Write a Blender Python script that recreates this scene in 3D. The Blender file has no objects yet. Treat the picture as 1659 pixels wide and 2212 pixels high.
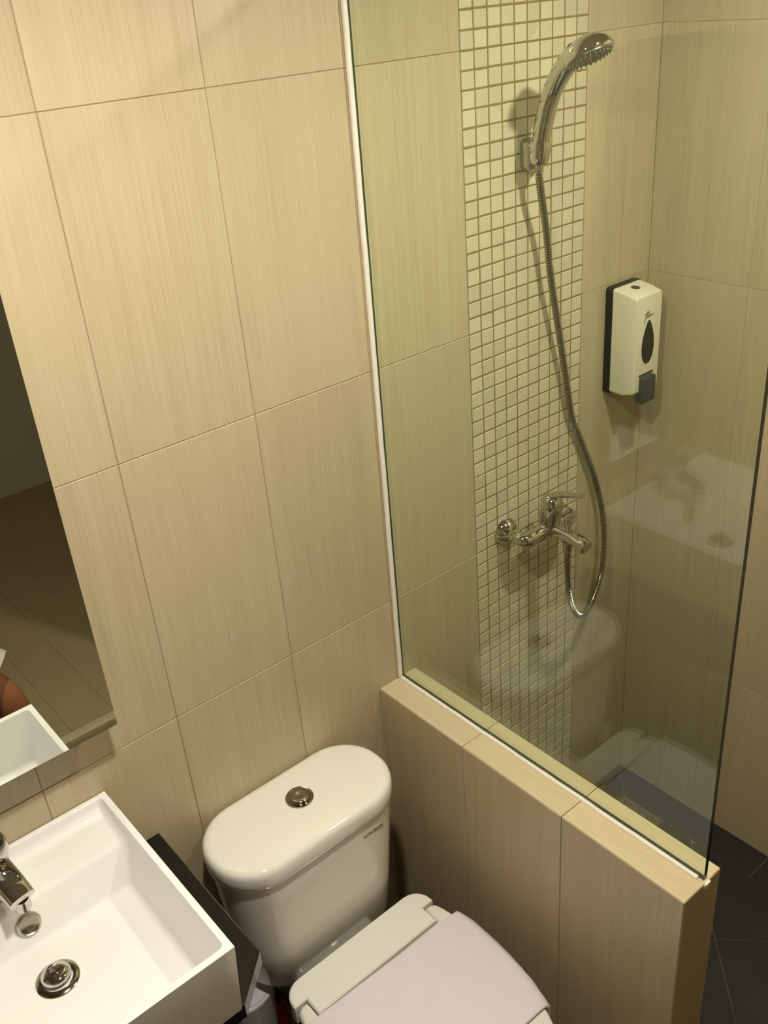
import bpy, bmesh, math, random
from mathutils import Vector, Matrix
random.seed(7)
scene = bpy.context.scene
COL = scene.collection

# ------------------------------------------------------------------ camera
CAM = Vector((-0.50338, -1.29343, 2.11030))
YAW, PITCH, ROLL, FPX = math.radians(37.8949), math.radians(28.7943), math.radians(-4.9057), 2069.8
cy, sy, cp, sp = math.cos(YAW), math.sin(YAW), math.cos(PITCH), math.sin(PITCH)
fwd = Vector((sy*cp, cy*cp, -sp)); r0 = Vector((cy, -sy, 0)); u0 = r0.cross(fwd)
cr, sr = math.cos(ROLL), math.sin(ROLL)
rgt = cr*r0 + sr*u0; upv = -sr*r0 + cr*u0
cam = bpy.data.objects.new('camera', bpy.data.cameras.new('camera'))
COL.objects.link(cam)
m = Matrix.Identity(4)
for i in range(3):
    m[i][0], m[i][1], m[i][2], m[i][3] = rgt[i], upv[i], -fwd[i], CAM[i]
cam.matrix_world = m
cam.data.sensor_fit = 'HORIZONTAL'; cam.data.sensor_width = 36.0
cam.data.lens = FPX/1659*36.0
cam.data.clip_start = 0.01
scene.camera = cam

# ------------------------------------------------------------------ world, exposure
world = bpy.data.worlds.new('world'); scene.world = world; world.use_nodes = True
world.node_tree.nodes['Background'].inputs[0].default_value = (0.02, 0.018, 0.015, 1)
world.node_tree.nodes['Background'].inputs[1].default_value = 1.0
vs = scene.view_settings
vs.view_transform = 'Standard'; vs.look = 'None'; vs.gamma = 1.0; vs.use_curve_mapping = False
vs.exposure = 0.0
LAMP_POWER = 1500.0
LAMP_COL = (1.0, 0.935, 0.82)
LAMPS = [((0.84, -0.71), 0.80), ((-0.10, -0.66), 1.0)]
CEIL = 2.38

# ------------------------------------------------------------------ materials
def new_mat(name):
    mt = bpy.data.materials.new(name); mt.use_nodes = True
    nt = mt.node_tree
    return mt, nt, nt.nodes, nt.links, nt.nodes['Principled BSDF']

def plain(name, col, rough=0.5, metal=0.0, spec=0.5, bump=0.0, bscale=200, var=0.0, vscale=8, coat=0.0, rvar=0.0):
    mt, nt, N, L, b = new_mat(name)
    b.inputs['Base Color'].default_value = (*col, 1)
    b.inputs['Roughness'].default_value = rough
    b.inputs['Metallic'].default_value = metal
    b.inputs['Specular IOR Level'].default_value = spec
    b.inputs['Coat Weight'].default_value = coat
    tc = N.new('ShaderNodeTexCoord')
    nz = N.new('ShaderNodeTexNoise'); nz.inputs['Scale'].default_value = vscale; nz.inputs['Detail'].default_value = 4
    L.new(tc.outputs['Object'], nz.inputs['Vector'])
    mx = N.new('ShaderNodeMix'); mx.data_type = 'RGBA'
    mx.inputs['A'].default_value = (*[c*(1-var) for c in col], 1)
    mx.inputs['B'].default_value = (*[min(1, c*(1+var)) for c in col], 1)
    L.new(nz.outputs['Fac'], mx.inputs['Factor']); L.new(mx.outputs['Result'], b.inputs['Base Color'])
    if bump > 0:
        n2 = N.new('ShaderNodeTexNoise'); n2.inputs['Scale'].default_value = bscale; n2.inputs['Detail'].default_value = 3
        L.new(tc.outputs['Object'], n2.inputs['Vector'])
        bp = N.new('ShaderNodeBump'); bp.inputs['Strength'].default_value = bump; bp.inputs['Distance'].default_value = 0.002
        L.new(n2.outputs['Fac'], bp.inputs['Height']); L.new(bp.outputs['Normal'], b.inputs['Normal'])
    return mt

def streak_tile(name, dark, mid, light, rough=0.32):
    """stone-effect ceramic with fine streaks along the tile's local z"""
    mt, nt, N, L, b = new_mat(name)
    tc = N.new('ShaderNodeTexCoord'); oi = N.new('ShaderNodeObjectInfo')
    def noise(sx, sz, det, wmul):
        mp = N.new('ShaderNodeMapping'); mp.inputs['Scale'].default_value = (sx, sx, sz)
        L.new(tc.outputs['Object'], mp.inputs['Vector'])
        nz = N.new('ShaderNodeTexNoise'); nz.noise_dimensions = '4D'
        nz.inputs['Scale'].default_value = 1.0; nz.inputs['Detail'].default_value = det
        mu = N.new('ShaderNodeMath'); mu.operation = 'MULTIPLY'; mu.inputs[1].default_value = wmul
        L.new(oi.outputs['Random'], mu.inputs[0]); L.new(mu.outputs[0], nz.inputs['W'])
        L.new(mp.outputs[0], nz.inputs['Vector'])
        return nz
    a = noise(38, 0.9, 3, 57); f = noise(330, 5, 2, 91); c = noise(7, 1.5, 2, 33)
    r1 = N.new('ShaderNodeValToRGB')
    r1.color_ramp.elements[0].position = 0.30; r1.color_ramp.elements[0].color = (*dark, 1)
    r1.color_ramp.elements[1].position = 0.74; r1.color_ramp.elements[1].color = (*light, 1)
    e = r1.color_ramp.elements.new(0.5); e.color = (*mid, 1)
    ad = N.new('ShaderNodeMath'); ad.operation = 'MULTIPLY_ADD'; ad.inputs[1].default_value = 0.55
    L.new(f.outputs['Fac'], ad.inputs[0])
    m2 = N.new('ShaderNodeMath'); m2.operation = 'MULTIPLY'; m2.inputs[1].default_value = 0.30
    L.new(a.outputs['Fac'], m2.inputs[0])
    m3 = N.new('ShaderNodeMath'); m3.operation = 'MULTIPLY_ADD'; m3.inputs[1].default_value = 0.15
    L.new(c.outputs['Fac'], m3.inputs[0]); L.new(m2.outputs[0], m3.inputs[2]); L.new(m3.outputs[0], ad.inputs[2])
    L.new(ad.outputs[0], r1.inputs['Fac'])
    # small brightness change from tile to tile
    hv = N.new('ShaderNodeHueSaturation')
    mr = N.new('ShaderNodeMapRange'); mr.inputs['To Min'].default_value = 0.96; mr.inputs['To Max'].default_value = 1.04
    L.new(oi.outputs['Random'], mr.inputs['Value']); L.new(mr.outputs[0], hv.inputs['Value'])
    L.new(r1.outputs['Color'], hv.inputs['Color']); L.new(hv.outputs['Color'], b.inputs['Base Color'])
    bp = N.new('ShaderNodeBump'); bp.inputs['Strength'].default_value = 0.12; bp.inputs['Distance'].default_value = 0.001
    L.new(f.outputs['Fac'], bp.inputs['Height']); L.new(bp.outputs['Normal'], b.inputs['Normal'])
    b.inputs['Roughness'].default_value = rough
    return mt

def mosaic_mat(name, col):
    mt, nt, N, L, b = new_mat(name)
    ge = N.new('ShaderNodeNewGeometry')
    wn = N.new('ShaderNodeTexWhiteNoise'); wn.noise_dimensions = '3D'
    mp = N.new('ShaderNodeVectorMath'); mp.operation = 'MULTIPLY'; mp.inputs[1].default_value = (1/0.0337, 0, 1/0.03125)
    sb = N.new('ShaderNodeVectorMath'); sb.operation = 'SUBTRACT'; sb.inputs[1].default_value = (0.75, 0, 0)
    fl = N.new('ShaderNodeVectorMath'); fl.operation = 'FLOOR'
    L.new(ge.outputs['Position'], sb.inputs[0]); L.new(sb.outputs[0], mp.inputs[0]); L.new(mp.outputs[0], fl.inputs[0])
    L.new(fl.outputs[0], wn.inputs['Vector'])
    mx = N.new('ShaderNodeMix'); mx.data_type = 'RGBA'
    mx.inputs['A'].default_value = (*[c*0.93 for c in col], 1); mx.inputs['B'].default_value = (*[min(1, c*1.06) for c in col], 1)
    L.new(wn.outputs['Value'], mx.inputs['Factor']); L.new(mx.outputs['Result'], b.inputs['Base Color'])
    b.inputs['Roughness'].default_value = 0.22
    return mt

def glass_mat(name, tint):
    """clear tinted pane: transparent body colour plus a Fresnel surface reflection"""
    mt, nt, N, L, b = new_mat(name)
    N.remove(b); out = N['Material Output']
    ge = N.new('ShaderNodeNewGeometry')
    dt = N.new('ShaderNodeVectorMath'); dt.operation = 'DOT_PRODUCT'
    L.new(ge.outputs['Normal'], dt.inputs[0]); L.new(ge.outputs['Incoming'], dt.inputs[1])
    ab = N.new('ShaderNodeMath'); ab.operation = 'ABSOLUTE'; L.new(dt.outputs['Value'], ab.inputs[0])
    om = N.new('ShaderNodeMath'); om.operation = 'SUBTRACT'; om.inputs[0].default_value = 1.0; L.new(ab.outputs[0], om.inputs[1])
    pw = N.new('ShaderNodeMath'); pw.operation = 'POWER'; pw.inputs[1].default_value = 5.0; L.new(om.outputs[0], pw.inputs[0])
    ma = N.new('ShaderNodeMath'); ma.operation = 'MULTIPLY_ADD'; ma.inputs[1].default_value = 0.955; ma.inputs[2].default_value = 0.045
    L.new(pw.outputs[0], ma.inputs[0])
    tr = N.new('ShaderNodeBsdfTransparent'); tr.inputs['Color'].default_value = (*tint, 1)
    gl = N.new('ShaderNodeBsdfGlossy'); gl.inputs['Roughness'].default_value = 0.0; gl.inputs['Color'].default_value = (0.95, 1, 0.95, 1)
    mx = N.new('ShaderNodeMixShader')
    L.new(ma.outputs[0], mx.inputs['Fac']); L.new(tr.outputs[0], mx.inputs[1]); L.new(gl.outputs[0], mx.inputs[2])
    L.new(mx.outputs[0], out.inputs['Surface'])
    return mt

def emit_mat(name, col, strength):
    mt, nt, N, L, b = new_mat(name)
    b.inputs['Base Color'].default_value = (0.8, 0.8, 0.8, 1)
    b.inputs['Emission Color'].default_value = (*col, 1); b.inputs['Emission Strength'].default_value = strength
    return mt

M = {}
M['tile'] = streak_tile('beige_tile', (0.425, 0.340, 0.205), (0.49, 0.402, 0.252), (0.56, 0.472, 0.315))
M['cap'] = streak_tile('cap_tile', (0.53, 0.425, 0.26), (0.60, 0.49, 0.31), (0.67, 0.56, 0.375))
M['grout'] = plain('tile_grout', (0.30, 0.22, 0.115), 0.85, var=0.25, vscale=30)
M['mosaic'] = mosaic_mat('cream_mosaic', (0.62, 0.55, 0.385))
M['mgrout'] = plain('mosaic_grout', (0.235, 0.17, 0.055), 0.85, var=0.15, vscale=40)
M['slate'] = plain('dark_floor_tile', (0.015, 0.012, 0.0115), 0.5, var=0.35, vscale=14, bump=0.25, bscale=60)
M['fgrout'] = plain('floor_grout', (0.13, 0.105, 0.09), 0.85, var=0.3, vscale=25)
M['paint'] = plain('ceiling_paint', (0.36, 0.34, 0.30), 0.8, var=0.03)
M['porcelain'] = plain('white_porcelain', (0.80, 0.765, 0.69), 0.07, spec=0.5, var=0.015, vscale=3)
M['basin'] = plain('basin_ceramic', (0.86, 0.83, 0.815), 0.06, spec=0.5, var=0.01, vscale=3)
M['plastic'] = plain('seat_plastic', (0.80, 0.77, 0.70), 0.18, var=0.015, vscale=5)
M['chrome'] = plain('chrome', (0.62, 0.60, 0.57), 0.06, metal=1.0, var=0.03, vscale=20)
M['chrome_dull'] = plain('satin_chrome', (0.50, 0.48, 0.44), 0.28, metal=1.0, var=0.06, vscale=30)
M['hose'] = plain('hose_metal', (0.40, 0.375, 0.32), 0.22, metal=1.0, var=0.05, vscale=20)
M['spray'] = plain('grey_spray_plate', (0.13, 0.12, 0.10), 0.35, metal=0.5, var=0.1, vscale=60)
M['button'] = plain('dark_chrome', (0.36, 0.33, 0.26), 0.12, metal=1.0, var=0.05)
M['steel'] = plain('drain_steel', (0.30, 0.28, 0.24), 0.4, metal=0.8, var=0.15, vscale=40)
M['mirror'] = plain('silvered_glass', (0.80, 0.84, 0.78), 0.0, metal=1.0)
M['mirror_back'] = plain('mirror_backing', (0.10, 0.09, 0.08), 0.6)
M['glass'] = glass_mat('shower_glass', (0.870, 0.914, 0.856))
M['glass_edge'] = plain('green_glass_edge', (0.006, 0.020, 0.012), 0.12, spec=0.6, var=0.2, vscale=10)
M['sealant'] = plain('white_sealant', (0.83, 0.78, 0.66), 0.45, bump=0.3, bscale=90, var=0.05, vscale=40)
M['black'] = plain('black_glass_top', (0.007, 0.006, 0.005), 0.10, spec=0.5, var=0.2)
M['cabinet'] = plain('dark_cabinet', (0.012, 0.009, 0.008), 0.35, var=0.2)
M['disp_white'] = plain('dispenser_white', (0.78, 0.72, 0.55), 0.3, var=0.02)
M['disp_black'] = plain('dispenser_black', (0.012, 0.009, 0.007), 0.4, var=0.2)
M['disp_grey'] = plain('dispenser_grey', (0.055, 0.052, 0.05), 0.4, var=0.1)
M['disp_window'] = plain('smoked_window', (0.010, 0.012, 0.007), 0.12, var=0.4, vscale=25)
M['print'] = plain('grey_print', (0.20, 0.17, 0.10), 0.5)
M['towel'] = plain('lilac_towel', (0.75, 0.66, 0.70), 0.9, bump=0.35, bscale=420, var=0.03, vscale=30)
M['bin'] = plain('white_bin_plastic', (0.62, 0.58, 0.60), 0.4, var=0.04)
M['red'] = plain('red_plastic', (0.40, 0.035, 0.012), 0.35, var=0.45, vscale=24)
M['door'] = plain('brown_door', (0.34, 0.26, 0.135), 0.45, var=0.12, vscale=10)
M['lamp_trim'] = plain('lamp_trim', (0.75, 0.73, 0.70), 0.4)
M['hallpaint'] = plain('hall_paint', (0.55, 0.48, 0.33), 0.7, var=0.05)
M['rubber'] = plain('dark_rubber', (0.02, 0.018, 0.016), 0.6)
M['skin'] = plain('skin', (0.30, 0.115, 0.05), 0.5, var=0.06)
M['cloth'] = plain('pale_cloth', (0.52, 0.47, 0.36), 0.9, bump=0.4, bscale=120, var=0.2, vscale=35)
M['hair'] = plain('black_hair', (0.01, 0.008, 0.007), 0.5, bump=0.4, bscale=150)

# ------------------------------------------------------------------ mesh helpers
def finish(me, smooth=None):
    if smooth is not None:
        for p in me.polygons: p.use_smooth = True
        me.set_sharp_from_angle(angle=math.radians(smooth))
    return me

def mesh_from(bm, name, smooth=None, recalc=True):
    if recalc: bmesh.ops.recalc_face_normals(bm, faces=bm.faces)
    me = bpy.data.meshes.new(name); bm.to_mesh(me); bm.free()
    return finish(me, smooth)

def obj(name, me, mat, parent=None, loc=None, rot=None, mats=None):
    if isinstance(me, bmesh.types.BMesh): me = mesh_from(me, name)
    o = bpy.data.objects.new(name, me); COL.objects.link(o)
    if not me.materials:
        for mm in (mats or [mat]): me.materials.append(mm)
    if parent is not None: o.parent = parent
    if loc is not None: o.location = loc
    if rot is not None: o.rotation_euler = rot
    return o

def tag(o, label, cat, group=None):
    o['label'] = label; o['category'] = cat
    if group: o['group'] = group
    return o

def thing(name, label, cat, loc=(0, 0, 0), group=None):
    o = bpy.data.objects.new(name, None); COL.objects.link(o); o.location = loc
    o.empty_display_size = 0.05
    return tag(o, label, cat, group)

def struct(o): o['kind'] = 'structure'; return o

def add_box(bm, lo, hi, mtx=None):
    vs_ = [bm.verts.new((x, y, z)) for z in (lo[2], hi[2]) for y in (lo[1], hi[1]) for x in (lo[0], hi[0])]
    fs = [(0, 2, 3, 1), (4, 5, 7, 6), (0, 1, 5, 4), (2, 6, 7, 3), (0, 4, 6, 2), (1, 3, 7, 5)]
    for f in fs: bm.faces.new([vs_[i] for i in f])
    if mtx is not None: bmesh.ops.transform(bm, matrix=mtx, verts=vs_)
    return vs_

def box_mesh(lo, hi, bevel=0.0, seg=2, name='box', smooth=40):
    bm = bmesh.new(); add_box(bm, lo, hi)
    if bevel > 0: bmesh.ops.bevel(bm, geom=bm.edges[:], offset=bevel, segments=seg, profile=0.5, affect='EDGES')
    return mesh_from(bm, name, smooth)

def prism(bm, poly, z0, z1, chamfer=0.0):
    """poly: list of (x,y) counter-clockwise; a slab with an optional chamfered top edge"""
    n = len(poly)
    lo = [bm.verts.new((x, y, z0)) for x, y in poly]
    if chamfer > 0:
        c = Vector((sum(p[0] for p in poly)/n, sum(p[1] for p in poly)/n))
        mid = [bm.verts.new((x, y, z1-chamfer)) for x, y in poly]
        top = []
        for i in range(n):
            a, b_, d = Vector(poly[i-1]), Vector(poly[i]), Vector(poly[(i+1) % n])
            e1 = (b_-a).normalized(); e2 = (d-b_).normalized()
            n1 = Vector((-e1.y, e1.x)); n2 = Vector((-e2.y, e2.x))
            k = (n1+n2); k = k/max(0.2, (1+n1.dot(n2)))
            q = b_+k*chamfer
            top.append(bm.verts.new((q.x, q.y, z1)))
        rings = [lo, mid, top]
    else:
        rings = [lo, [bm.verts.new((x, y, z1)) for x, y in poly]]
    for a, b_ in zip(rings[:-1], rings[1:]):
        for i in range(n): bm.faces.new((a[i], a[(i+1) % n], b_[(i+1) % n], b_[i]))
    bm.faces.new(rings[-1]); bm.faces.new(lo[::-1])

def loft(bm, rings, cap0=True, cap1=True):
    vr = [[bm.verts.new(p) for p in r] for r in rings]
    n = len(vr[0])
    for a, b_ in zip(vr[:-1], vr[1:]):
        for i in range(n): bm.faces.new((a[i], a[(i+1) % n], b_[(i+1) % n], b_[i]))
    if cap0: bm.faces.new(vr[0][::-1])
    if cap1: bm.faces.new(vr[-1])
    return vr

def lathe(bm, prof, seg=24, mtx=None):
    """prof: list of (radius, height) along local z"""
    rings, new = [], []
    for r, z in prof:
        if r <= 1e-6: ring = [bm.verts.new((0, 0, z))]
        else: ring = [bm.verts.new((r*math.cos(2*math.pi*i/seg), r*math.sin(2*math.pi*i/seg), z)) for i in range(seg)]
        rings.append(ring); new += ring
    for a, b_ in zip(rings[:-1], rings[1:]):
        if len(a) == 1 and len(b_) == 1: continue
        for i in range(seg):
            j = (i+1) % seg
            if len(a) == 1: bm.faces.new((a[0], b_[j], b_[i]))
            elif len(b_) == 1: bm.faces.new((a[i], a[j], b_[0]))
            else: bm.faces.new((a[i], a[j], b_[j], b_[i]))
    if len(rings[0]) > 1 and len(rings[-1]) > 1 and abs(prof[0][0]-prof[-1][0]) < 1e-6 and max(p[0] for p in prof) > prof[0][0]+1e-6:
        for i in range(seg):          # an open ring: join the last circle to the first
            j = (i+1) % seg; bm.faces.new((rings[-1][i], rings[-1][j], rings[0][j], rings[0][i]))
    else:
      for ring, flip in ((rings[0], True), (rings[-1], False)):
        if len(ring) > 1: bm.faces.new(ring[::-1] if flip else ring)
    if mtx is not None: bmesh.ops.transform(bm, matrix=mtx, verts=new)
    return new

def axis_mtx(origin, direction):
    d = Vector(direction).normalized()
    q = Vector((0, 0, 1)).rotation_difference(d)
    return Matrix.Translation(Vector(origin)) @ q.to_matrix().to_4x4()

def lathe_mesh(prof, origin, direction=(0, 0, 1), seg=24, name='turned', smooth=40):
    bm = bmesh.new(); lathe(bm, prof, seg, axis_mtx(origin, direction))
    return mesh_from(bm, name, smooth)

def catmull(pts, per=12):
    P = [Vector(p) for p in pts]; P = [2*P[0]-P[1]]+P+[2*P[-1]-P[-2]]
    out = []
    for i in range(1, len(P)-2):
        for k in range(per):
            t = k/per
            a, b_, c, d = P[i-1], P[i], P[i+1], P[i+2]
            out.append(0.5*((2*b_)+(c-a)*t+(2*a-5*b_+4*c-d)*t*t+(3*b_-a-3*c+d)*t**3))
    out.append(P[-2]); return out

def resample(pts, step):
    out = [pts[0]]; acc = 0.0
    for a, b_ in zip(pts[:-1], pts[1:]):
        l = (b_-a).length
        while acc+l >= step:
            t = (step-acc)/l; a = a+(b_-a)*t; out.append(a.copy()); l = (b_-a).length; acc = 0.0
        acc += l
    out.append(pts[-1]); return out

def tube(bm, pts, radius, seg=12, prof=None, up0=None):
    """sweep along pts; radius(t) -> r, or prof(t) -> list of (u,v) offsets"""
    pts = [Vector(p) for p in pts]; n = len(pts)
    T = [((pts[min(i+1, n-1)]-pts[max(i-1, 0)]).normalized()) for i in range(n)]
    u = Vector(up0) if up0 is not None else (Vector((1, 0, 0)) if abs(T[0].x) < 0.9 else Vector((0, 1, 0)))
    rings = []
    for i in range(n):
        u = (u-T[i]*u.dot(T[i])).normalized(); v = T[i].cross(u)
        t = i/(n-1)
        if prof: offs = prof(t)
        else:
            r = radius(t) if callable(radius) else radius
            offs = [(r*math.cos(2*math.pi*k/seg), r*math.sin(2*math.pi*k/seg)) for k in range(seg)]
        rings.append([pts[i]+u*a+v*b_ for a, b_ in offs])
    loft(bm, rings)

def tube_mesh(pts, radius, seg=12, name='tube', smooth=50, **k):
    bm = bmesh.new(); tube(bm, pts, radius, seg, **k); return mesh_from(bm, name, smooth)

def rrect(hx, hy, r, n=8, cx=0, cy_=0):
    """rounded rectangle outline, counter-clockwise"""
    out = []
    for (sx_, sy_, a0) in ((1, 1, 0), (-1, 1, 90), (-1, -1, 180), (1, -1, 270)):
        for k in range(n+1):
            a = math.radians(a0+90*k/n)
            out.append((cx+sx_*(hx-r)+r*math.cos(a), cy_+sy_*(hy-r)+r*math.sin(a)))
    return out

# ------------------------------------------------------------------ tile meshes (shared per size)
_tile = {}
def tile_mesh(w, h, t=0.007, c=0.0009, mat='tile'):
    """front face at local y=0 facing -y, centred in x and z"""
    key = (round(w, 4), round(h, 4), t, c, mat)
    if key in _tile: return _tile[key]
    bm = bmesh.new()
    def ring(x, z, y): return [bm.verts.new(p) for p in ((-x, y, -z), (x, y, -z), (x, y, z), (-x, y, z))]
    a = ring(w/2, h/2, t); b_ = ring(w/2, h/2, c); d = ring(w/2-c, h/2-c, 0)
    for p, q in ((a, b_), (b_, d)):
        for i in range(4): bm.faces.new((p[i], p[(i+1) % 4], q[(i+1) % 4], q[i]))
    bm.faces.new(d); bm.faces.new(a[::-1])
    me = mesh_from(bm, 'tile'); me.materials.append(M[mat]); _tile[key] = me
    return me
GAP = 0.0012
def place_tile(parent, w, h, loc, rz=0.0, rx=0.0, name='tile', mat='tile', gap=GAP, c=0.0009, t=0.007):
    o = bpy.data.objects.new(name, tile_mesh(w-gap, h-gap, t=t, c=c, mat=mat)); COL.objects.link(o)
    o.parent = parent; o.location = loc; o.rotation_euler = (rx, 0, rz)
    return o

# ------------------------------------------------------------------ room shell
XL, XR, YF = -1.50, 1.3182, -1.40
TOPZ = CEIL
wb = struct(obj('wall_back', box_mesh((XL-0.1, 0.0012, 0), (XR+0.1, 0.10, CEIL+0.05)), M['grout']))
zed = [0.0, 0.5, 1.0, 1.5, 2.0, CEIL]
MX0, MX1 = 0.75, 1.087
xs_back = [XL, -1.25, -1.0, -0.75, -0.5, -0.25, 0.0, 0.25, 0.5, 0.75]
for i in range(len(xs_back)-1):
    for z0, z1 in zip(zed[:-1], zed[1:]):
        a, b_ = xs_back[i], xs_back[i+1]
        place_tile(wb, b_-a, z1-z0, ((a+b_)/2, random.uniform(-.0002, .0002), (z0+z1)/2))
for z0, z1 in zip(zed[:-1], zed[1:]):
    place_tile(wb, XR-MX1, z1-z0, ((MX1+XR)/2, 0, (z0+z1)/2), gap=.0006, c=.0003)
# mosaic strip in the shower: grout bed, 30 upper rows as single pieces, the rest joined
obj('mosaic_bed', box_mesh((MX0+0.0005, 0.0007, 0.0), (MX1-0.0005, 0.006, CEIL)), M['mgrout'], wb)
PX, PZ = (MX1-MX0)/10, 0.5/16
rows = int(CEIL/PZ)
top_seen = int(2.10/PZ)
low_bm = bmesh.new()
mg = 0.0030
for rI in range(rows):
    for cI in range(10):
        x = MX0+(cI+.5)*PX; z = (rI+.5)*PZ
        dx = random.uniform(-.0003, .0003); dz = random.uniform(-.0003, .0003)
        if top_seen-30 <= rI < top_seen:
            o = place_tile(wb, PX, PZ, (x+dx, random.uniform(-.0006, .0), z+dz), rz=random.uniform(-.012, .012), rx=random.uniform(-.012, .012),
                           name='mosaic_tile', mat='mosaic', gap=mg, c=0.0012, t=0.004)
        else:
            w, h = (PX-mg)/2, (PZ-mg)/2
            tl = Matrix.Translation((x+dx, random.uniform(-.0006, 0), z+dz)) @ Matrix.Rotation(random.uniform(-.012, .012), 4, 'Z') @ Matrix.Rotation(random.uniform(-.012, .012), 4, 'X')
            def rg(xx, zz, yy): return [low_bm.verts.new(tl @ Vector(p)) for p in ((-xx, yy, -zz), (xx, yy, -zz), (xx, yy, zz), (-xx, yy, zz))]
            a, b_, d = rg(w, h, .004), rg(w, h, .0012), rg(w-.0012, h-.0012, 0)
            for p, q in ((a, b_), (b_, d)):
                for i in range(4): low_bm.faces.new((p[i], p[(i+1) % 4], q[(i+1) % 4], q[i]))
            low_bm.faces.new(d)
lo_m = obj('mosaic_tiles', mesh_from(low_bm, 'mosaic_tiles', recalc=False), M['mosaic'], wb); lo_m['kind'] = 'stuff'

wr = struct(obj('wall_right', box_mesh((XR+0.0012, YF-0.1, 0), (XR+0.1, 0.0012, CEIL+0.05)), M['grout']))
ys = [0.0, -0.25, -0.5, -0.75, -1.0, -1.25, YF]
for y1, y0 in zip(ys[:-1], ys[1:]):
    for z0, z1 in zip(zed[:-1], zed[1:]):
        place_tile(wr, y1-y0, z1-z0, (XR+random.uniform(-.0002, .0002), (y0+y1)/2, (z0+z1)/2), rz=-math.pi/2, gap=.0006, c=.0003)
wl = struct(obj('wall_left', box_mesh((XL-0.1, YF-0.1, 0), (XL-0.0012, 0.0012, CEIL+0.05)), M['grout']))
for y1, y0 in zip(ys[:-1], ys[1:]):
    for z0, z1 in zip(zed[:-1], zed[1:]):
        place_tile(wl, y1-y0, z1-z0, (XL, (y0+y1)/2, (z0+z1)/2), rz=math.pi/2)
DX0, DX1, DZ1 = -0.78, 0.62, 2.20
HYB, HF = -3.30, 0.040               # hall beyond the open doorway
bm = bmesh.new()
add_box(bm, (XL-0.1, YF-0.1, 0), (DX0, YF-0.0012, CEIL+0.05)); add_box(bm, (DX1, YF-0.1, 0), (XR+0.1, YF-0.0012, CEIL+0.05))
add_box(bm, (DX0, YF-0.1, DZ1), (DX1, YF-0.0012, CEIL+0.05))
wf = struct(obj('wall_front', bm, M['grout']))
for a, b_ in ((XL, -1.25), (-1.25, -1.0), (-1.0, DX0), (DX1, 0.87), (0.87, 1.12), (1.12, XR)):
    for z0, z1 in zip(zed[:-1], zed[1:]):
        place_tile(wf, b_-a, z1-z0, ((a+b_)/2, YF, (z0+z1)/2), rz=math.pi)
for k in range(5):
    a, b_ = DX0+k*.28, DX0+(k+1)*.28
    place_tile(wf, b_-a, CEIL-DZ1, ((a+b_)/2, YF, (CEIL+DZ1)/2), rz=math.pi)
bm = bmesh.new()
for lo, hi in (((DX0, YF-0.105, HF+.002), (DX0+0.035, YF+0.008, DZ1)), ((DX1-0.035, YF-0.105, HF+.002), (DX1, YF+0.008, DZ1)), ((DX0+0.035, YF-0.105, DZ1-0.035), (DX1-0.035, YF+0.008, DZ1))):
    add_box(bm, lo, hi)
tr2 = struct(obj('trim_2', mesh_from(bm, 'door_frame'), M['door']))
tr = struct(obj('trim_1', box_mesh((DX0, YF-0.012, 0.0), (DX1, YF+0.030, HF), 0.002), M['tile']))
fh = struct(obj('floor_hall', box_mesh((XL-0.1, HYB-0.1, -0.06), (XR+0.1, YF-0.1, HF-.004)), M['door']))
for k in range(19):
    x0 = XL+k*.15
    o = obj('plank', box_mesh((x0+.0004, HYB, HF-.010), (min(x0+.15, XR)-.0004, YF-.013 if (x0 > DX0 and x0+.15 < DX1) else YF-.101, HF), .0004, 1), M['door'], fh)
whb = struct(obj('wall_hall', box_mesh((XL-0.1, HYB-0.1, 0), (XR+0.1, HYB, CEIL+0.05)), M['hallpaint']))
for nm, a, b_ in (('wall_hall_left', XL-.1, XL), ('wall_hall_right', XR, XR+.1)):
    struct(obj(nm, box_mesh((a, HYB, 0), (b_, YF-0.1, CEIL+0.05)), M['hallpaint']))
ch = struct(obj('ceiling_hall', box_mesh((XL-0.1, HYB-.1, CEIL), (XR+0.1, YF-0.1, CEIL+0.05)), M['paint']))
ce = struct(obj('ceiling', box_mesh((XL-0.1, YF-0.1, CEIL), (XR+0.1, 0.1, CEIL+0.05)), M['paint']))

# ------------------------------------------------------------------ floor: diagonal dark tiles with a border strip in the shower
fl = struct(obj('floor', box_mesh((XL-0.1, YF-0.1, -0.06), (XR+0.1, 0.1, -0.0015)), M['fgrout']))
def clip(poly, nx, ny, d):
    """keep points with nx*x+ny*y <= d"""
    out = []
    for i in range(len(poly)):
        p, q = poly[i], poly[(i+1) % len(poly)]
        a, b_ = nx*p[0]+ny*p[1]-d, nx*q[0]+ny*q[1]-d
        if a <= 0: out.append(p)
        if a*b_ < 0: t = a/(a-b_); out.append((p[0]+(q[0]-p[0])*t, p[1]+(q[1]-p[1])*t))
    return out
BX, BY = 1.2255, -0.088            # inner edges of the border strips
DRX0, DRY0 = 1.110, -0.222         # drain corner
g = 0.0022
s2 = math.sqrt(0.5); TS = 0.30
ox, oy = 1.0030, -0.5320
regions = [(XL, 0.50, YF, 0.0), (0.50, DRX0, YF, BY), (DRX0, BX, YF, DRY0)]
def area(p): return 0.5*abs(sum(p[i][0]*p[(i+1) % len(p)][1]-p[(i+1) % len(p)][0]*p[i][1] for i in range(len(p))))
slabs = []
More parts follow.
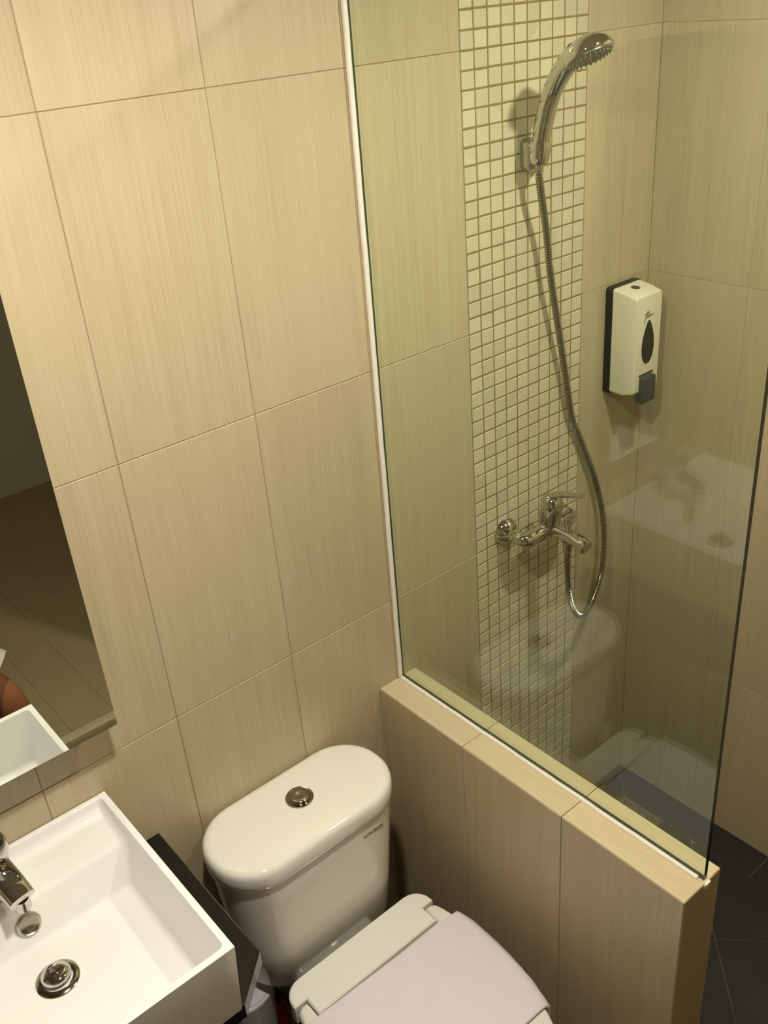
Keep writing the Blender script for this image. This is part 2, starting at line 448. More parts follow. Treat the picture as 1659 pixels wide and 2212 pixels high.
for i in range(-8, 9):
    for j in range(-8, 9):
        for ri, (x0, x1, y0, y1) in enumerate(regions):
            poly = [(x0, y0), (x1, y0), (x1, y1), (x0, y1)]
            e = g/2
            cu, cv = s2*(ox-oy), s2*(ox+oy)
            u0_, v0_ = cu+i*TS, cv+j*TS
            if ri == 2: poly = [(x0, y0), (x1-e, y0), (x1-e, y1-e), (x0, y1-e)]
            if ri == 1: poly = [(x0, y0), (x1, y0), (x1, y1-e), (x0, y1-e)]
            for nx, ny, d in ((-s2, s2, -(u0_+e)), (s2, -s2, u0_+TS-e), (-s2, -s2, -(v0_+e)), (s2, s2, v0_+TS-e)):
                poly = clip(poly, nx, ny, d)
                if len(poly) < 3: break
            if len(poly) >= 3 and area(poly) > 2e-4: slabs.append(poly)
for poly in slabs:
    bm = bmesh.new(); prism(bm, poly, -0.006, 0.0)
    obj('floor_tile', mesh_from(bm, 'floor_tile'), M['slate'], fl)
e = g/2
strips = [[(BX+e, -0.205+e), (XR-.001, -0.205+e), (XR-.001, -0.001-e), (BX+e, BY-e)],   # mitred at the corner
          [(XR-.001-2*e, -0.001), (1.06, -0.001), (1.06, BY+e), (BX-e, BY+e)],
          [(BX+e, -0.488+e), (XR-.001, -0.488+e), (XR-.001, -0.205-e), (BX+e, -0.205-e)],
          [(BX+e, -0.788+e), (XR-.001, -0.788+e), (XR-.001, -0.488-e), (BX+e, -0.488-e)],
          [(BX+e, -1.088+e), (XR-.001, -1.088+e), (XR-.001, -0.788-e), (BX+e, -0.788-e)],
          [(BX+e, YF), (XR-.001, YF), (XR-.001, -1.088-e), (BX+e, -1.088-e)],
          [(1.06-g, -0.001), (0.81, -0.001), (0.81, BY+e), (1.06-g, BY+e)],
          [(0.81-g, -0.001), (0.556, -0.001), (0.556, BY+e), (0.81-g, BY+e)]]
for poly in strips:
    sgn = sum(poly[i][0]*poly[(i+1) % len(poly)][1]-poly[(i+1) % len(poly)][0]*poly[i][1] for i in range(len(poly)))
    if sgn < 0: poly = poly[::-1]
    bm = bmesh.new(); prism(bm, poly, -0.006, 0.0)
    obj('border_tile', mesh_from(bm, 'border_tile'), M['slate'], fl)
# floor drain
dn = thing('floor_drain', 'square metal floor drain with slatted grate in the shower corner', 'drain', (1.168, -0.155, 0.0))
bm = bmesh.new()
hw, hh, iw, ih = 0.056, 0.064, 0.042, 0.049
for lo, hi in (((-hw, -hh, -.004), (hw, -ih, .002)), ((-hw, ih, -.004), (hw, hh, .002)), ((-hw, -ih, -.004), (-iw, ih, .002)), ((iw, -ih, -.004), (hw, ih, .002))): add_box(bm, lo, hi)
obj('frame', mesh_from(bm, 'frame'), M['steel'], dn)
obj('well', box_mesh((-iw, -ih, -.0040), (iw, ih, -.0030)), M['rubber'], dn)
for k in range(-4, 5):
    c = k*0.017
    p = clip([(-iw, -ih), (iw, -ih), (iw, ih), (-iw, ih)], s2, -s2, c+.0045)
    p = clip(p, -s2, s2, -(c-.0045)) if len(p) > 2 else p
    if len(p) > 2 and area(p) > 1e-5:
        bm = bmesh.new(); prism(bm, p, -0.003, 0.001); obj('slat', mesh_from(bm, 'slat'), M['steel'], dn)

# ------------------------------------------------------------------ half wall with cap tiles
HX0, HX1, HY, HZ = 0.4510, 0.5528, -0.7525, 0.8016
hwl = struct(obj('wall_partition', box_mesh((HX0+0.0075, HY+0.0075, 0.0), (HX1-0.0075, 0.0, HZ-0.0075)), M['grout']))
hy = [0.0, -0.25, -0.5, HY]
for y1, y0 in zip(hy[:-1], hy[1:]):
    for z0, z1 in ((0.0, 0.06), (0.06, HZ-0.001)):
        place_tile(hwl, y1-y0, z1-z0, (HX0, (y0+y1)/2, (z0+z1)/2), rz=-math.pi/2)
        place_tile(hwl, y1-y0, z1-z0, (HX1, (y0+y1)/2, (z0+z1)/2), rz=math.pi/2)
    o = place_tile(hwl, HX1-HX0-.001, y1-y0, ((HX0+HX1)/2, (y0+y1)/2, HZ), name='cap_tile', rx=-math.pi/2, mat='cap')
for z0, z1 in ((0.0, 0.06), (0.06, HZ-0.001)):
    place_tile(hwl, HX1-HX0-.0015, z1-z0, ((HX0+HX1)/2, HY, (z0+z1)/2))

# ------------------------------------------------------------------ glass screen
GX0, GX1, GY, GZ1 = 0.5105, 0.5195, -0.7480, 2.20
gp = thing('shower_glass_screen', 'tall clear greenish glass screen standing on the tiled half wall', 'glass screen', (0.515, -0.376, HZ))
def W(o): return o
bm = bmesh.new(); add_box(bm, (GX0-.515, GY+.376, 0.0005), (GX1-.515, -0.0015+.376, GZ1-HZ))
bmesh.ops.recalc_face_normals(bm, faces=bm.faces)
for f in bm.faces: f.material_index = 0 if abs(f.normal.x) > 0.9 else 1
me = mesh_from(bm, 'pane'); obj('pane', me, None, gp, mats=[M['glass'], M['glass_edge']])
bm = bmesh.new()
pts = [(GX0-0.0035-.515, -0.004+.376, z) for z in [0.003+k*0.05 for k in range(int((GZ1-HZ)/0.05)+1)]]
tube(bm, [Vector(p)+Vector((random.uniform(-.0004, .0004), 0, 0)) for p in pts], 0.0052, 8)
obj('sealant_bead', mesh_from(bm, 'sealant_bead', 60), M['sealant'], gp)
bm = bmesh.new()
pts = [(GX0-0.0030-.515, y+.376, 0.0005) for y in [-0.004-k*0.0245 for k in range(31)]]
tube(bm, [Vector(p)+Vector((random.uniform(-.0005, .0005), 0, 0)) for p in pts], 0.0045, 8)
obj('sealant_bead', mesh_from(bm, 'sealant_bead', 60), M['sealant'], gp)
bm = bmesh.new(); add_box(bm, (-.010, HY-.003+.376, -.012), (.006, GY+.0005+.376, -.001)); bmesh.ops.bevel(bm, geom=bm.edges[:], offset=.0015, segments=2, affect='EDGES')
obj('sealant_blob', mesh_from(bm, 'sealant_blob', 60), M['sealant'], gp)

# ------------------------------------------------------------------ ceiling lamps
for k, ((lx, ly), pw) in enumerate(LAMPS):
    t = thing('recessed_downlight', ['round recessed ceiling light above the shower', 'round recessed ceiling light above the basin and toilet'][k], 'lamp', (lx, ly, CEIL), 'ceiling downlights')
    obj('trim_ring', lathe_mesh([(0.036, -0.004), (0.060, -0.004), (0.062, -0.001), (0.060, 0.0), (0.036, 0.0)], (0, 0, 0), seg=40), M['lamp_trim'], t)
    bm = bmesh.new(); lathe(bm, [(0.0, -0.0028), (0.036, -0.0028), (0.036, -0.0006), (0.0, -0.0006)], 32)
    obj('lens', mesh_from(bm, 'lens'), emit_mat('lamp_glow', LAMP_COL, LAMP_POWER*pw), t)

# ------------------------------------------------------------------ hand shower, bracket, hose, mixer
SX = 0.902
br = thing('shower_bracket', 'small chrome wall bracket holding the hand shower on the mosaic', 'shower bracket', (SX+0.014, 0, 1.81))
bm = bmesh.new()
rings = []
for y, hx, hz in ((-0.0005, .0195, .028), (-.004, .0205, .0295), (-.020, .0195, .028), (-.028, .015, .022)):
    rings.append([(x, y, z) for x, z in rrect(hx, hz, .012, 5)])
loft(bm, rings)
obj('base', mesh_from(bm, 'base', 50), M['chrome_dull'], br)
cl = (-0.016, -0.047, 0.012)          # clip ring centre relative to the bracket
bm = bmesh.new(); tube(bm, [(-0.002, -0.020, 0.004), (-0.008, -0.034, 0.010)], 0.011, 12)
obj('arm', mesh_from(bm, 'arm', 50), M['chrome_dull'], br)
hdl = Vector((0, -0.13, 1)).normalized()
bm = bmesh.new(); lathe(bm, [(.0120, -.022), (.0165, -.022), (.0190, -.014), (.0200, .014), (.0190, .017), (.0120, .017)], 24, axis_mtx(cl, hdl))
obj('clip', mesh_from(bm, 'clip', 40), M['chrome'], br)

clw = Vector((SX+0.014, 0, 1.81))+Vector(cl)
hs = thing('hand_shower', 'chrome hand shower with curved handle resting in its wall bracket', 'shower head', tuple(clw))
hp = catmull([clw-hdl*0.016, clw+hdl*0.022, (SX-.001, -0.058, 1.880), (SX, -0.072, 1.920), (SX, -0.098, 1.958), (SX, -0.128, 1.984)], 8)
hp = [p-clw for p in hp]
def hprof(t):
    r = 0.0135+0.0040*min(1, t/0.30)
    if t < 0.12: r = 0.0112
    w = r+0.005*max(0, (t-.6)/.4); h_ = r*(1.0+0.10*max(0, (t-.6)/.4))
    return [(w*math.cos(2*math.pi*k/20), h_*math.sin(2*math.pi*k/20)) for k in range(20)]
bm = bmesh.new(); tube(bm, hp, None, prof=hprof, up0=(1, 0, 0))
obj('handle', mesh_from(bm, 'handle', 50), M['chrome'], hs)
hn = Vector((0, -0.45, -0.89)).normalized()      # spray direction
hc = Vector((SX+.001, -0.150, 1.984))-clw
bm = bmesh.new()
lathe(bm, [(0, -.026), (.014, -.0255), (.028, -.020), (.039, -.010), (.0435, -.001), (.0445, .004), (.043, .0075), (.040, .008), (0, .008)], 36, axis_mtx(hc, hn))
obj('head', mesh_from(bm, 'head', 40), M['chrome'], hs)
bm = bmesh.new(); lathe(bm, [(.0395, .0078), (.0395, .0098), (.036, .0112), (0, .0118)], 32, axis_mtx(hc, hn))
fc = obj('spray_face', mesh_from(bm, 'spray_face', 40), M['spray'], hs)
bm = bmesh.new()
am = axis_mtx(hc, hn)
for rr, nn in ((.010, 6), (.019, 12), (.028, 18), (.0355, 26)):
    for k in range(nn):
        a = 2*math.pi*k/nn
        lathe(bm, [(.0013, .0105), (.0010, .0142), (0, .0145)], 6, am @ Matrix.Translation((rr*math.cos(a), rr*math.sin(a), 0)))
nzz = obj('nozzles', mesh_from(bm, 'nozzles', 50), M['spray'], fc); nzz['kind'] = 'stuff'

hose_pts = [clw-hdl*0.021, (0.9010, -0.0455, 1.765), (0.9319, -0.0350, 1.6672), (0.9523, -0.0300, 1.5711), (0.9810, -0.0250, 1.4668), (1.0126, -0.0190, 1.3543),
            (1.0449, -0.0140, 1.2339), (1.0725, -0.0125, 1.1785), (1.1238, -0.0150, 1.0653), (1.1536, -0.0200, 0.9677), (1.1576, -0.0280, 0.9043),
            (1.1495, -0.0370, 0.8451), (1.1278, -0.0480, 0.7923), (1.0806, -0.0620, 0.7462), (1.0397, -0.0720, 0.7350), (1.0000, -0.0840, 0.7500),
            (0.9550, -0.1000, 0.8120), (0.9255, -0.1120, 0.9020), (0.9150, -0.1180, 0.9760), (0.9145, -0.1180, 0.9860)]
hc_ = resample(catmull(hose_pts, 24), 0.0011)
base = Vector((1.04, -0.06, 0.735))
bm = bmesh.new()
n_ = len(hc_)
def hose_r(t):
    i_ = t*(n_-1)
    if i_ < 18 or i_ > n_-19: return 0.0082
    return 0.0064+0.0011*(1 if (int(i_) % 5) < 3 else -1.4)
tube(bm, [p-base for p in hc_], hose_r, 10)
ho = obj('shower_hose', mesh_from(bm, 'shower_hose', 60), M['hose'], loc=base)
tag(ho, 'long ribbed metal shower hose looping from hand shower down to the mixer tap', 'hose')

MXC = 0.9150
mx_ = thing('shower_mixer', 'chrome wall mixer tap with lever on the mosaic below the hand shower', 'tap', (MXC, 0, 1.02))
for s_ in (-1, 1):
    x = s_*0.077
    fl_ = obj('wall_flange', lathe_mesh([(.030, 0.0), (.0315, .003), (.029, .010), (.019, .022), (.014, .026), (0, .026)], (x, -0.0005, .004), (0, -1, 0), 28, smooth=30), M['chrome'], mx_)
    bm = bmesh.new(); lathe(bm, [(.0165, .024), (.0175, .026), (.0175, .040), (.0165, .042)], 6, axis_mtx((x, 0, .003), (0, -1, 0)))
    obj('hex_nut', mesh_from(bm, 'hex_nut', 20), M['chrome'], mx_)
bm = bmesh.new()
tube(bm, catmull([(-.077, -.040, .002), (-.076, -.054, .0), (-.060, -.061, -.001), (0, -.062, 0), (.060, -.061, -.001), (.076, -.054, .0), (.077, -.040, .002)], 8),
     lambda t: .0155+.006*math.exp(-((t-.5)/.16)**2), 18)
obj('body', mesh_from(bm, 'body', 60), M['chrome'], mx_)
bm = bmesh.new()
def sprof(t):
    w = .0175-.003*math.sin(math.pi*min(1, t*1.1)); h_ = .0150-.002*t
    return [(w*math.copysign(abs(math.cos(a))**.75, math.cos(a)), h_*math.copysign(abs(math.sin(a))**.75, math.sin(a))) for a in [2*math.pi*k/24 for k in range(24)]]
tube(bm, catmull([(0, -.055, .004), (0, -.080, .004), (0, -.110, .003), (0, -.140, .001), (0, -.158, -.002)], 6), None, prof=sprof, up0=(1, 0, 0))
obj('spout', mesh_from(bm, 'spout', 50), M['chrome'], mx_)
obj('aerator', lathe_mesh([(.0130, 0), (.0165, .001), (.0175, .006), (.0170, .018), (.0150, .020), (.0120, .0205), (0, .017)], (0, -.152, -.001), (0, -1, -.30), 24), M['chrome'], mx_)
obj('diverter_knob', lathe_mesh([(.0060, 0), (.0060, .014), (.0085, .016), (.0090, .034), (.0078, .037), (0, .037)], (0, -.118, .012), (0, 0, 1), 16), M['chrome'], mx_)
obj('hose_outlet', lathe_mesh([(.0120, 0), (.0120, -.010), (.0105, -.012), (.0100, -.026), (0, -.026)], (0, -.118, -.010), (0, 0, 1), 16), M['chrome'], mx_)
bm = bmesh.new()
lathe(bm, [(.0235, .0), (.0240, .012), (.0250, .030), (.0255, .046), (.0245, .060), (.0205, .072), (.0130, .0785), (0, .080)], 28, axis_mtx((0, -.064, .010), (0, -.12, 1)))
obj('cartridge_housing', mesh_from(bm, 'cartridge_housing', 40), M['chrome'], mx_)
bm = bmesh.new()
def lprof(t):
    w = .0155-.0085*min(1, t*1.3); h_ = .0085-.0035*t
    return [(w*math.cos(2*math.pi*k/18), h_*math.sin(2*math.pi*k/18)) for k in range(18)]
tube(bm, catmull([(0, -.052, .072), (0, -.075, .089), (0, -.100, .099), (0, -.130, .108), (0, -.156, .115)], 6), None, prof=lprof, up0=(1, 0, 0))
obj('lever', mesh_from(bm, 'lever', 60), M['chrome'], mx_)

# ------------------------------------------------------------------ soap dispenser
DC = 1.219
sd = thing('soap_dispenser', 'white wall soap dispenser with black back plate in the shower corner', 'dispenser', (DC, 0, 1.25))
bm = bmesh.new()
rings = []
for y, hx in ((-0.0005, .0510), (-.016, .0510), (-.0175, .0500)):
    rings.append([(x, y, z+.1225) for x, z in rrect(hx, .1225, .008, 4)])
loft(bm, rings); obj('back_plate', mesh_from(bm, 'back_plate', 40), M['disp_black'], sd)
bm = bmesh.new(); rings = []
for y, hx, z0, z1, r in ((-.0175, .0475, .004, .243, .005), (-.050, .0462, .001, .238, .006), (-.0765, .0450, .008, .2315, .007), (-.0795, .0435, .012, .2295, .007), (-.0800, .0420, .014, .228, .006)):
    rings.append([(x, y, z+(z0+z1)/2) for x, z in rrect(hx, (z1-z0)/2, r, 5)])
loft(bm, rings); obj('body', mesh_from(bm, 'body', 35), M['disp_white'], sd)
def plate(poly, y0, y1):
    bm = bmesh.new(); loft(bm, [[(x, y0, z) for x, z in poly], [(x, y1, z) for x, z in poly]]); return mesh_from(bm, 'plate', 40)
drop = []
for k in range(40):
    a = 2*math.pi*k/40; zz = math.cos(a)
    w = .0255*math.sin(a)*(1-.38*(zz+1)/2)*(1-.30*max(0, zz)**2)
    drop.append((w, .124+.050*zz))
obj('window', plate(drop[::-1], -.0790, -.0812), M['disp_window'], sd)
obj('push_lever', box_mesh((-.024, -.0925, -.016), (.024, -.070, .045), .004, 3), M['disp_grey'], sd)
obj('lever_slot', box_mesh((-.026, -.0806, .046), (.026, -.0790, .052), .0005), M['disp_grey'], sd)
obj('lock', lathe_mesh([(.0105, 0), (.0105, .0012), (.0090, .0018), (0, .0018)], (0, -.040, .2385), (0, -.13, 1), 20), M['disp_grey'], sd)
# illegible handwritten mark on the front
mk = [(-.018, .170), (-.012, .182), (-.006, .196), (-.010, .191), (-.016, .189), (-.004, .190), (.002, .1945), (-.006, .184), (-.011, .180), (-.004, .183), (-.002, .181), (.001, .185), (.003, .182), (.006, .186), (.008, .183), (.016, .187)]
bm = bmesh.new(); tube(bm, catmull([(x, -.0802, z) for x, z in mk], 4), .0011, 5)
obj('mark', mesh_from(bm, 'mark'), M['print'], sd)

# ------------------------------------------------------------------ mirror
MRX, MRZ0, MRZ1, MY = -0.1190, 1.0915, 1.98, -0.050
MLX = -0.80; mc = ((MLX+MRX)/2)
mi = thing('wall_mirror', 'large frameless rectangular mirror on the wall above the basin', 'mirror', (mc, 0, MRZ0))
hxm = (MRX-MLX)/2
obj('backing', box_mesh((-hxm+.012, MY+.006, .012), (hxm-.012, -.0005, MRZ1-MRZ0-.012)), M['mirror_back'], mi)
bm = bmesh.new(); loft(bm, [[(x, y, z+(MRZ1-MRZ0)/2) for x, z in rrect(hxm-i_, (MRZ1-MRZ0)/2-i_, .002, 2)] for y, i_ in ((MY+.006, 0), (MY+.0008, 0), (MY, .0008))])
obj('mirror_glass', mesh_from(bm, 'mirror_glass'), M['mirror'], mi)

# ------------------------------------------------------------------ counter, cabinet, basin, tap
CT = 0.780
ct = obj('counter', None or mesh_from((lambda b: (prism(b, [(-.840, -.399), (-.154, -.399), (-.0855, -.338), (-.0840, -.001), (-.840, -.001)], CT-.030, CT, .002), b)[1])(bmesh.new()), 'counter', 30), M['black'])
tag(ct, 'glossy black counter slab with a clipped corner beneath the white basin', 'counter')
cb = thing('vanity_cabinet', 'dark cabinet under the black counter', 'cabinet', (-.49, -.19, 0.06))
obj('body', box_mesh((-.345, -.165, 0.0), (.335, .185, .6885), .002), M['cabinet'], cb)
for s_ in (-1, 1):
    d_ = obj('door', box_mesh((min(s_*.003, s_*.338)-.003, -.185, .01), (max(s_*.003, s_*.338)-.003, -.1665, .68), .002), M['cabinet'], cb)
    obj('handle', tube_mesh([(s_*.03, -.186, .42), (s_*.03, -.205, .42), (s_*.03, -.205, .54), (s_*.03, -.186, .54)], .005, 8), M['chrome_dull'], d_)
obj('plinth', box_mesh((-.340, -.14, -.06), (.33, .18, -.001)), M['cabinet'], cb)

BX0, BX1, BYF, BZ = -0.585, -0.157, -0.420, 0.936
bs = thing('basin', 'white rectangular ceramic basin sitting on the black counter', 'basin', ((BX0+BX1)/2, BYF/2, CT))
ow = (BX1-BX0)/2; oc = (BX0+BX1)/2
def BV(bm, x, y, z): return bm.verts.new((x-oc, y-BYF/2, z-CT))
bm = bmesh.new()
xo, xi, xd, xf = ow, ow-.0105, ow-.013, ow-.036
ob = [BV(bm, oc+sx_*(ow-.004), y, CT+.0005) for sx_, y in ((-1, -.004), (1, -.004), (1, BYF+.016), (-1, BYF+.016))]
ot = [BV(bm, oc+sx_*xo, y, BZ) for sx_, y in ((-1, -.002), (1, -.002), (1, BYF), (-1, BYF))]
it = [BV(bm, oc+sx_*xi, y, BZ) for sx_, y in ((-1, -.012), (1, -.012), (1, BYF+.011), (-1, BYF+.011))]
D0 = [BV(bm, oc+s_*xd, -.016, .919) for s_ in (-1, 1)]
D1 = [BV(bm, oc+s_*(xd-.003), -.107, .912) for s_ in (-1, 1)]
F0 = [BV(bm, oc+s_*xf, -.130, .843) for s_ in (-1, 1)]
F1 = [BV(bm, oc+s_*xf, -.372, .841) for s_ in (-1, 1)]
for i in range(4):
    j = (i+1) % 4
    bm.faces.new((ob[i], ob[j], ot[j], ot[i])); bm.faces.new((ot[i], ot[j], it[j], it[i]))
bm.faces.new(ob[::-1])
bm.faces.new((it[0], it[1], D0[1], D0[0])); bm.faces.new((D0[0], D0[1], D1[1], D1[0]))
bm.faces.new((D1[0], D1[1], F0[1], F0[0])); bm.faces.new((F0[0], F0[1], F1[1], F1[0]))
bm.faces.new((F1[0], F1[1], it[2], it[3]))
bm.faces.new((it[1], it[2], F1[1], F0[1], D1[1], D0[1])); bm.faces.new((it[0], D0[0], D1[0], F0[0], F1[0], it[3]))
bmesh.ops.recalc_face_normals(bm, faces=bm.faces)
rimset = set(ot+it)
e_rim = [e for e in bm.edges if e.verts[0] in rimset and e.verts[1] in rimset]
inn = set(D0+D1+F0+F1)
bmesh.ops.bevel(bm, geom=[e for e in bm.edges if e.verts[0] in inn or e.verts[1] in inn], offset=.009, segments=4, profile=.5, affect='EDGES', clamp_overlap=True)
zr = BZ-CT
er = [e for e in bm.edges if all(abs(v.co.z-zr) < 1e-4 for v in e.verts)]
bmesh.ops.bevel(bm, geom=er, offset=.0028, segments=3, profile=.5, affect='EDGES', clamp_overlap=True)
ev = [e for e in bm.edges if len(e.link_faces) == 2 and e.calc_face_angle(0) > 1.2]
bmesh.ops.bevel(bm, geom=ev, offset=.004, segments=3, profile=.5, affect='EDGES', clamp_overlap=True)
obj('bowl', mesh_from(bm, 'bowl', 35), M['basin'], bs)
dcx, dcy = -.3555-oc, -.212-BYF/2
dz = .8425-CT
ring_ = obj('drain_ring', lathe_mesh([(.0225, .002), (.0240, .0040), (.0290, .0036), (.0325, .0012), (.0330, -.001), (.0225, -.001)], (dcx, dcy, dz), (0, 0, 1), 36), M['button'], bs)  # chrome ring; its dark reflections are put into the darker metal colour
obj('drain_plug', lathe_mesh([(.0180, -.0008), (.0190, .004), (.0225, .0060), (.0225, .0085), (.0195, .0125), (.0120, .0155), (0, .0165)], (dcx, dcy+.003, dz), (0, 0, 1), 32), M['chrome'], ring_)
on_ = Vector((0, -.95, .30)).normalized()
ovr = obj('overflow_ring', lathe_mesh([(.0145, .0), (.0145, .003), (.0165, .0045), (.0190, .003), (.0200, 0), (.0200, -.002), (.0145, -.002)], (-.3545-oc, -.1185-BYF/2, .8775-CT), on_, 28), M['chrome_dull'], bs)
obj('overflow_grille', lathe_mesh([(.0148, .0), (.0148, .0018), (0, .0022)], (-.3545-oc, -.1185-BYF/2, .8775-CT), on_, 20), M['button'], ovr)

FX = -.366
ft = thing('basin_tap', 'chrome single lever basin tap on the back ledge of the basin', 'tap', (FX, -.058, .9192))
obj('base', lathe_mesh([(.0300, 0), (.0300, .004), (.0275, .008), (.0265, .045), (.0275, .060), (.0275, .068), (0, .068)], (0, 0, 0), (0, -.05, 1), 28), M['chrome'], ft)
bm = bmesh.new()
def fprof(t):
    w = .0240-.003*t; h_ = .0170-.003*t
    return [(w*math.copysign(abs(math.cos(a))**.7, math.cos(a)), h_*math.copysign(abs(math.sin(a))**.7, math.sin(a))) for a in [2*math.pi*k/24 for k in range(24)]]
tube(bm, catmull([(0, .004, .048), (.003, -.030, .052), (.008, -.062, .047), (.012, -.088, .037)], 6), None, prof=fprof, up0=(1, 0, 0))
obj('spout', mesh_from(bm, 'spout', 50), M['chrome'], ft)
obj('aerator', lathe_mesh([(.0115, .012), (.0125, 0), (.0125, -.010), (.0105, -.0115), (0, -.0095)], (.0115, -.079, .024), (0, -.15, 1), 20), M['chrome'], ft)
bm = bmesh.new(); lathe(bm, [(.0290, 0), (.0315, .004), (.0320, .022), (.0290, .027), (0, .029)], 28, axis_mtx((0, -.002, .070), (0, -.05, 1)))
obj('lever_cap', mesh_from(bm, 'lever_cap', 40), M['chrome'], ft)
bm = bmesh.new()
def leprof(t):
    w = .0170-.004*t; h_ = .007-.002*t
    return [(w*math.cos(2*math.pi*k/18), h_*math.sin(2*math.pi*k/18)) for k in range(18)]
tube(bm, catmull([(0, .005, .092), (0, .012, .104), (0, .004, .122), (0, -.016, .140), (0, -.030, .150)], 6), None, prof=leprof, up0=(1, 0, 0))
obj('lever', mesh_from(bm, 'lever', 60), M['chrome'], ft)

# ------------------------------------------------------------------ toilet
TX = 0.158
to = thing('toilet', 'white close-coupled toilet with closed lid beside the tiled half wall', 'toilet', (TX, -.30, 0))
def sec(hx, y0, y1, z, r, dx=0.0, n=9):
    return [(x, y+.30, z) for x, y in rrect(hx, (y0-y1)/2, min(r, (y0-y1)/2-.001, hx-.001), n, dx, (y0+y1)/2)]
bm = bmesh.new()
loft(bm, [sec(.140, -.030, -.150, .372, .055), sec(.158, -.022, -.166, .380, .070), sec(.170, -.016, -.176, .400, .080), sec(.179, -.012, -.185, .50, .085), sec(.188, -.009, -.191, .62, .088), sec(.193, -.007, -.194, .700, .090)])
tk = obj('tank', mesh_from(bm, 'tank', 60), M['porcelain'], to)
bm = bmesh.new()
loft(bm, [sec(.188, -.010, -.188, .7005, .085), sec(.196, -.004, -.196, .7020, .092), sec(.1990, -.002, -.199, .706, .0945), sec(.2000, -.002, -.200, .722, .095), sec(.2000, -.002, -.200, .734, .095), sec(.1985, -.0035, -.1985, .7410, .0935), sec(.1950, -.007, -.195, .7462, .090), sec(.1895, -.0125, -.1895, .7492, .085), sec(.182, -.020, -.182, .7502, .078), sec(.12, -.07, -.13, .7508, .03)])
tl_ = obj('tank_lid', mesh_from(bm, 'tank_lid', 70), M['porcelain'], to)
bm = bmesh.new(); lathe(bm, [(.0275, .0), (.0275, .003), (.0255, .0050), (.0235, .0042), (.0215, .0036), (.0, .0036)], 36, axis_mtx((.010, .30-.090, .7508), (0, 0, 1)))
fb = obj('flush_button', mesh_from(bm, 'flush_button', 40), M['button'], to)
bm = bmesh.new(); lathe(bm, [(.0210, .0030), (.0205, .0058), (.0150, .0078), (.0080, .0070), (0, .0058)], 32, axis_mtx((.010, .30-.090, .7508), (0, 0, 1)))
obj('button_dish', mesh_from(bm, 'button_dish', 60), M['button'], fb)
# illegible grey maker's mark on the tank front: short strokes
bm = bmesh.new()
for k, (h_, o_) in enumerate(((.0045, 0), (.0038, .0005), (.0060, .001), (.0040, 0), (.0070, .001), (.0052, 0), (.0040, .0006), (.0062, 0))):
    x = .078+k*.0062
    add_box(bm, (x, .30-.1938, .6720-h_/2+o_), (x+.0042, .30-.1915, .6720+h_/2+o_))
obj('maker_mark', mesh_from(bm, 'maker_mark'), M['print'], tk)
# bowl
def osec(hw, yb, yf, z, n=48, p=2.2, back=0.55):
    """egg outline: squarer at the back"""
    out = []; yc = yb-(yb-yf)*.42
    for k in range(n):
        a = 2*math.pi*k/n; c_, s_ = math.cos(a), math.sin(a)
        pw = 2/2.1 if s_ < 0 else 2/3.6
        x = hw*math.copysign(abs(c_)**pw, c_); y = math.copysign(abs(s_)**pw, s_)
        y = yc+(y*(yb-yc) if y > 0 else y*(yc-yf))
        out.append((x, y+.30, z))
    return out
bm = bmesh.new()
loft(bm, [osec(.110, -.12, -.50, 0.0), osec(.113, -.12, -.505, .02), osec(.100, -.13, -.49, .10), osec(.104, -.14, -.51, .18), osec(.130, -.17, -.58, .28), osec(.160, -.19, -.655, .345), osec(.171, -.20, -.681, .370), osec(.172, -.20, -.683, .372)])
obj('tank_shelf', box_mesh((-.105, .02, .300), (.105, .27, .3715), .018, 3), M['porcelain'], to)
loft_top = None
obj('pedestal_bowl', mesh_from(bm, 'pedestal_bowl', 60), M['porcelain'], to)
bm = bmesh.new(); loft(bm, [osec(.170, -.205, -.680, .3722), osec(.174, -.203, -.684, .385), osec(.173, -.203, -.684, .418), osec(.168, -.206, -.678, .423)])
obj('bowl_rim', mesh_from(bm, 'bowl_rim', 60), M['porcelain'], to)
SZ = .470
bm = bmesh.new(); loft(bm, [osec(.176, -.262, -.690, .4235), osec(.180, -.260, -.694, .428), osec(.180, -.260, -.694, .441), osec(.177, -.262, -.691, .4445)])
obj('seat', mesh_from(bm, 'seat', 60), M['plastic'], to)
# hinge cover: full width bar plus a tongue that reaches into the lid
HW, TW, YB, YN, YT = .1735, .146, -.216, -.262, -.302
SO = .007
hpoly = [(-HW, YN), (-TW, YN), (-TW, YT), (TW, YT), (TW, YN), (HW, YN)]
arc = []
for k in range(7):
    a = math.radians(90*k/6); arc.append((HW-.040+.040*math.cos(a), YB-.040+.040*math.sin(a)))
hpoly += arc+[(-x, y) for x, y in arc[::-1]]
bm = bmesh.new(); prism(bm, [(x+SO, y+.30) for x, y in hpoly], .4235, SZ, .003)
obj('hinge_cover', mesh_from(bm, 'hinge_cover', 30), M['plastic'], to)
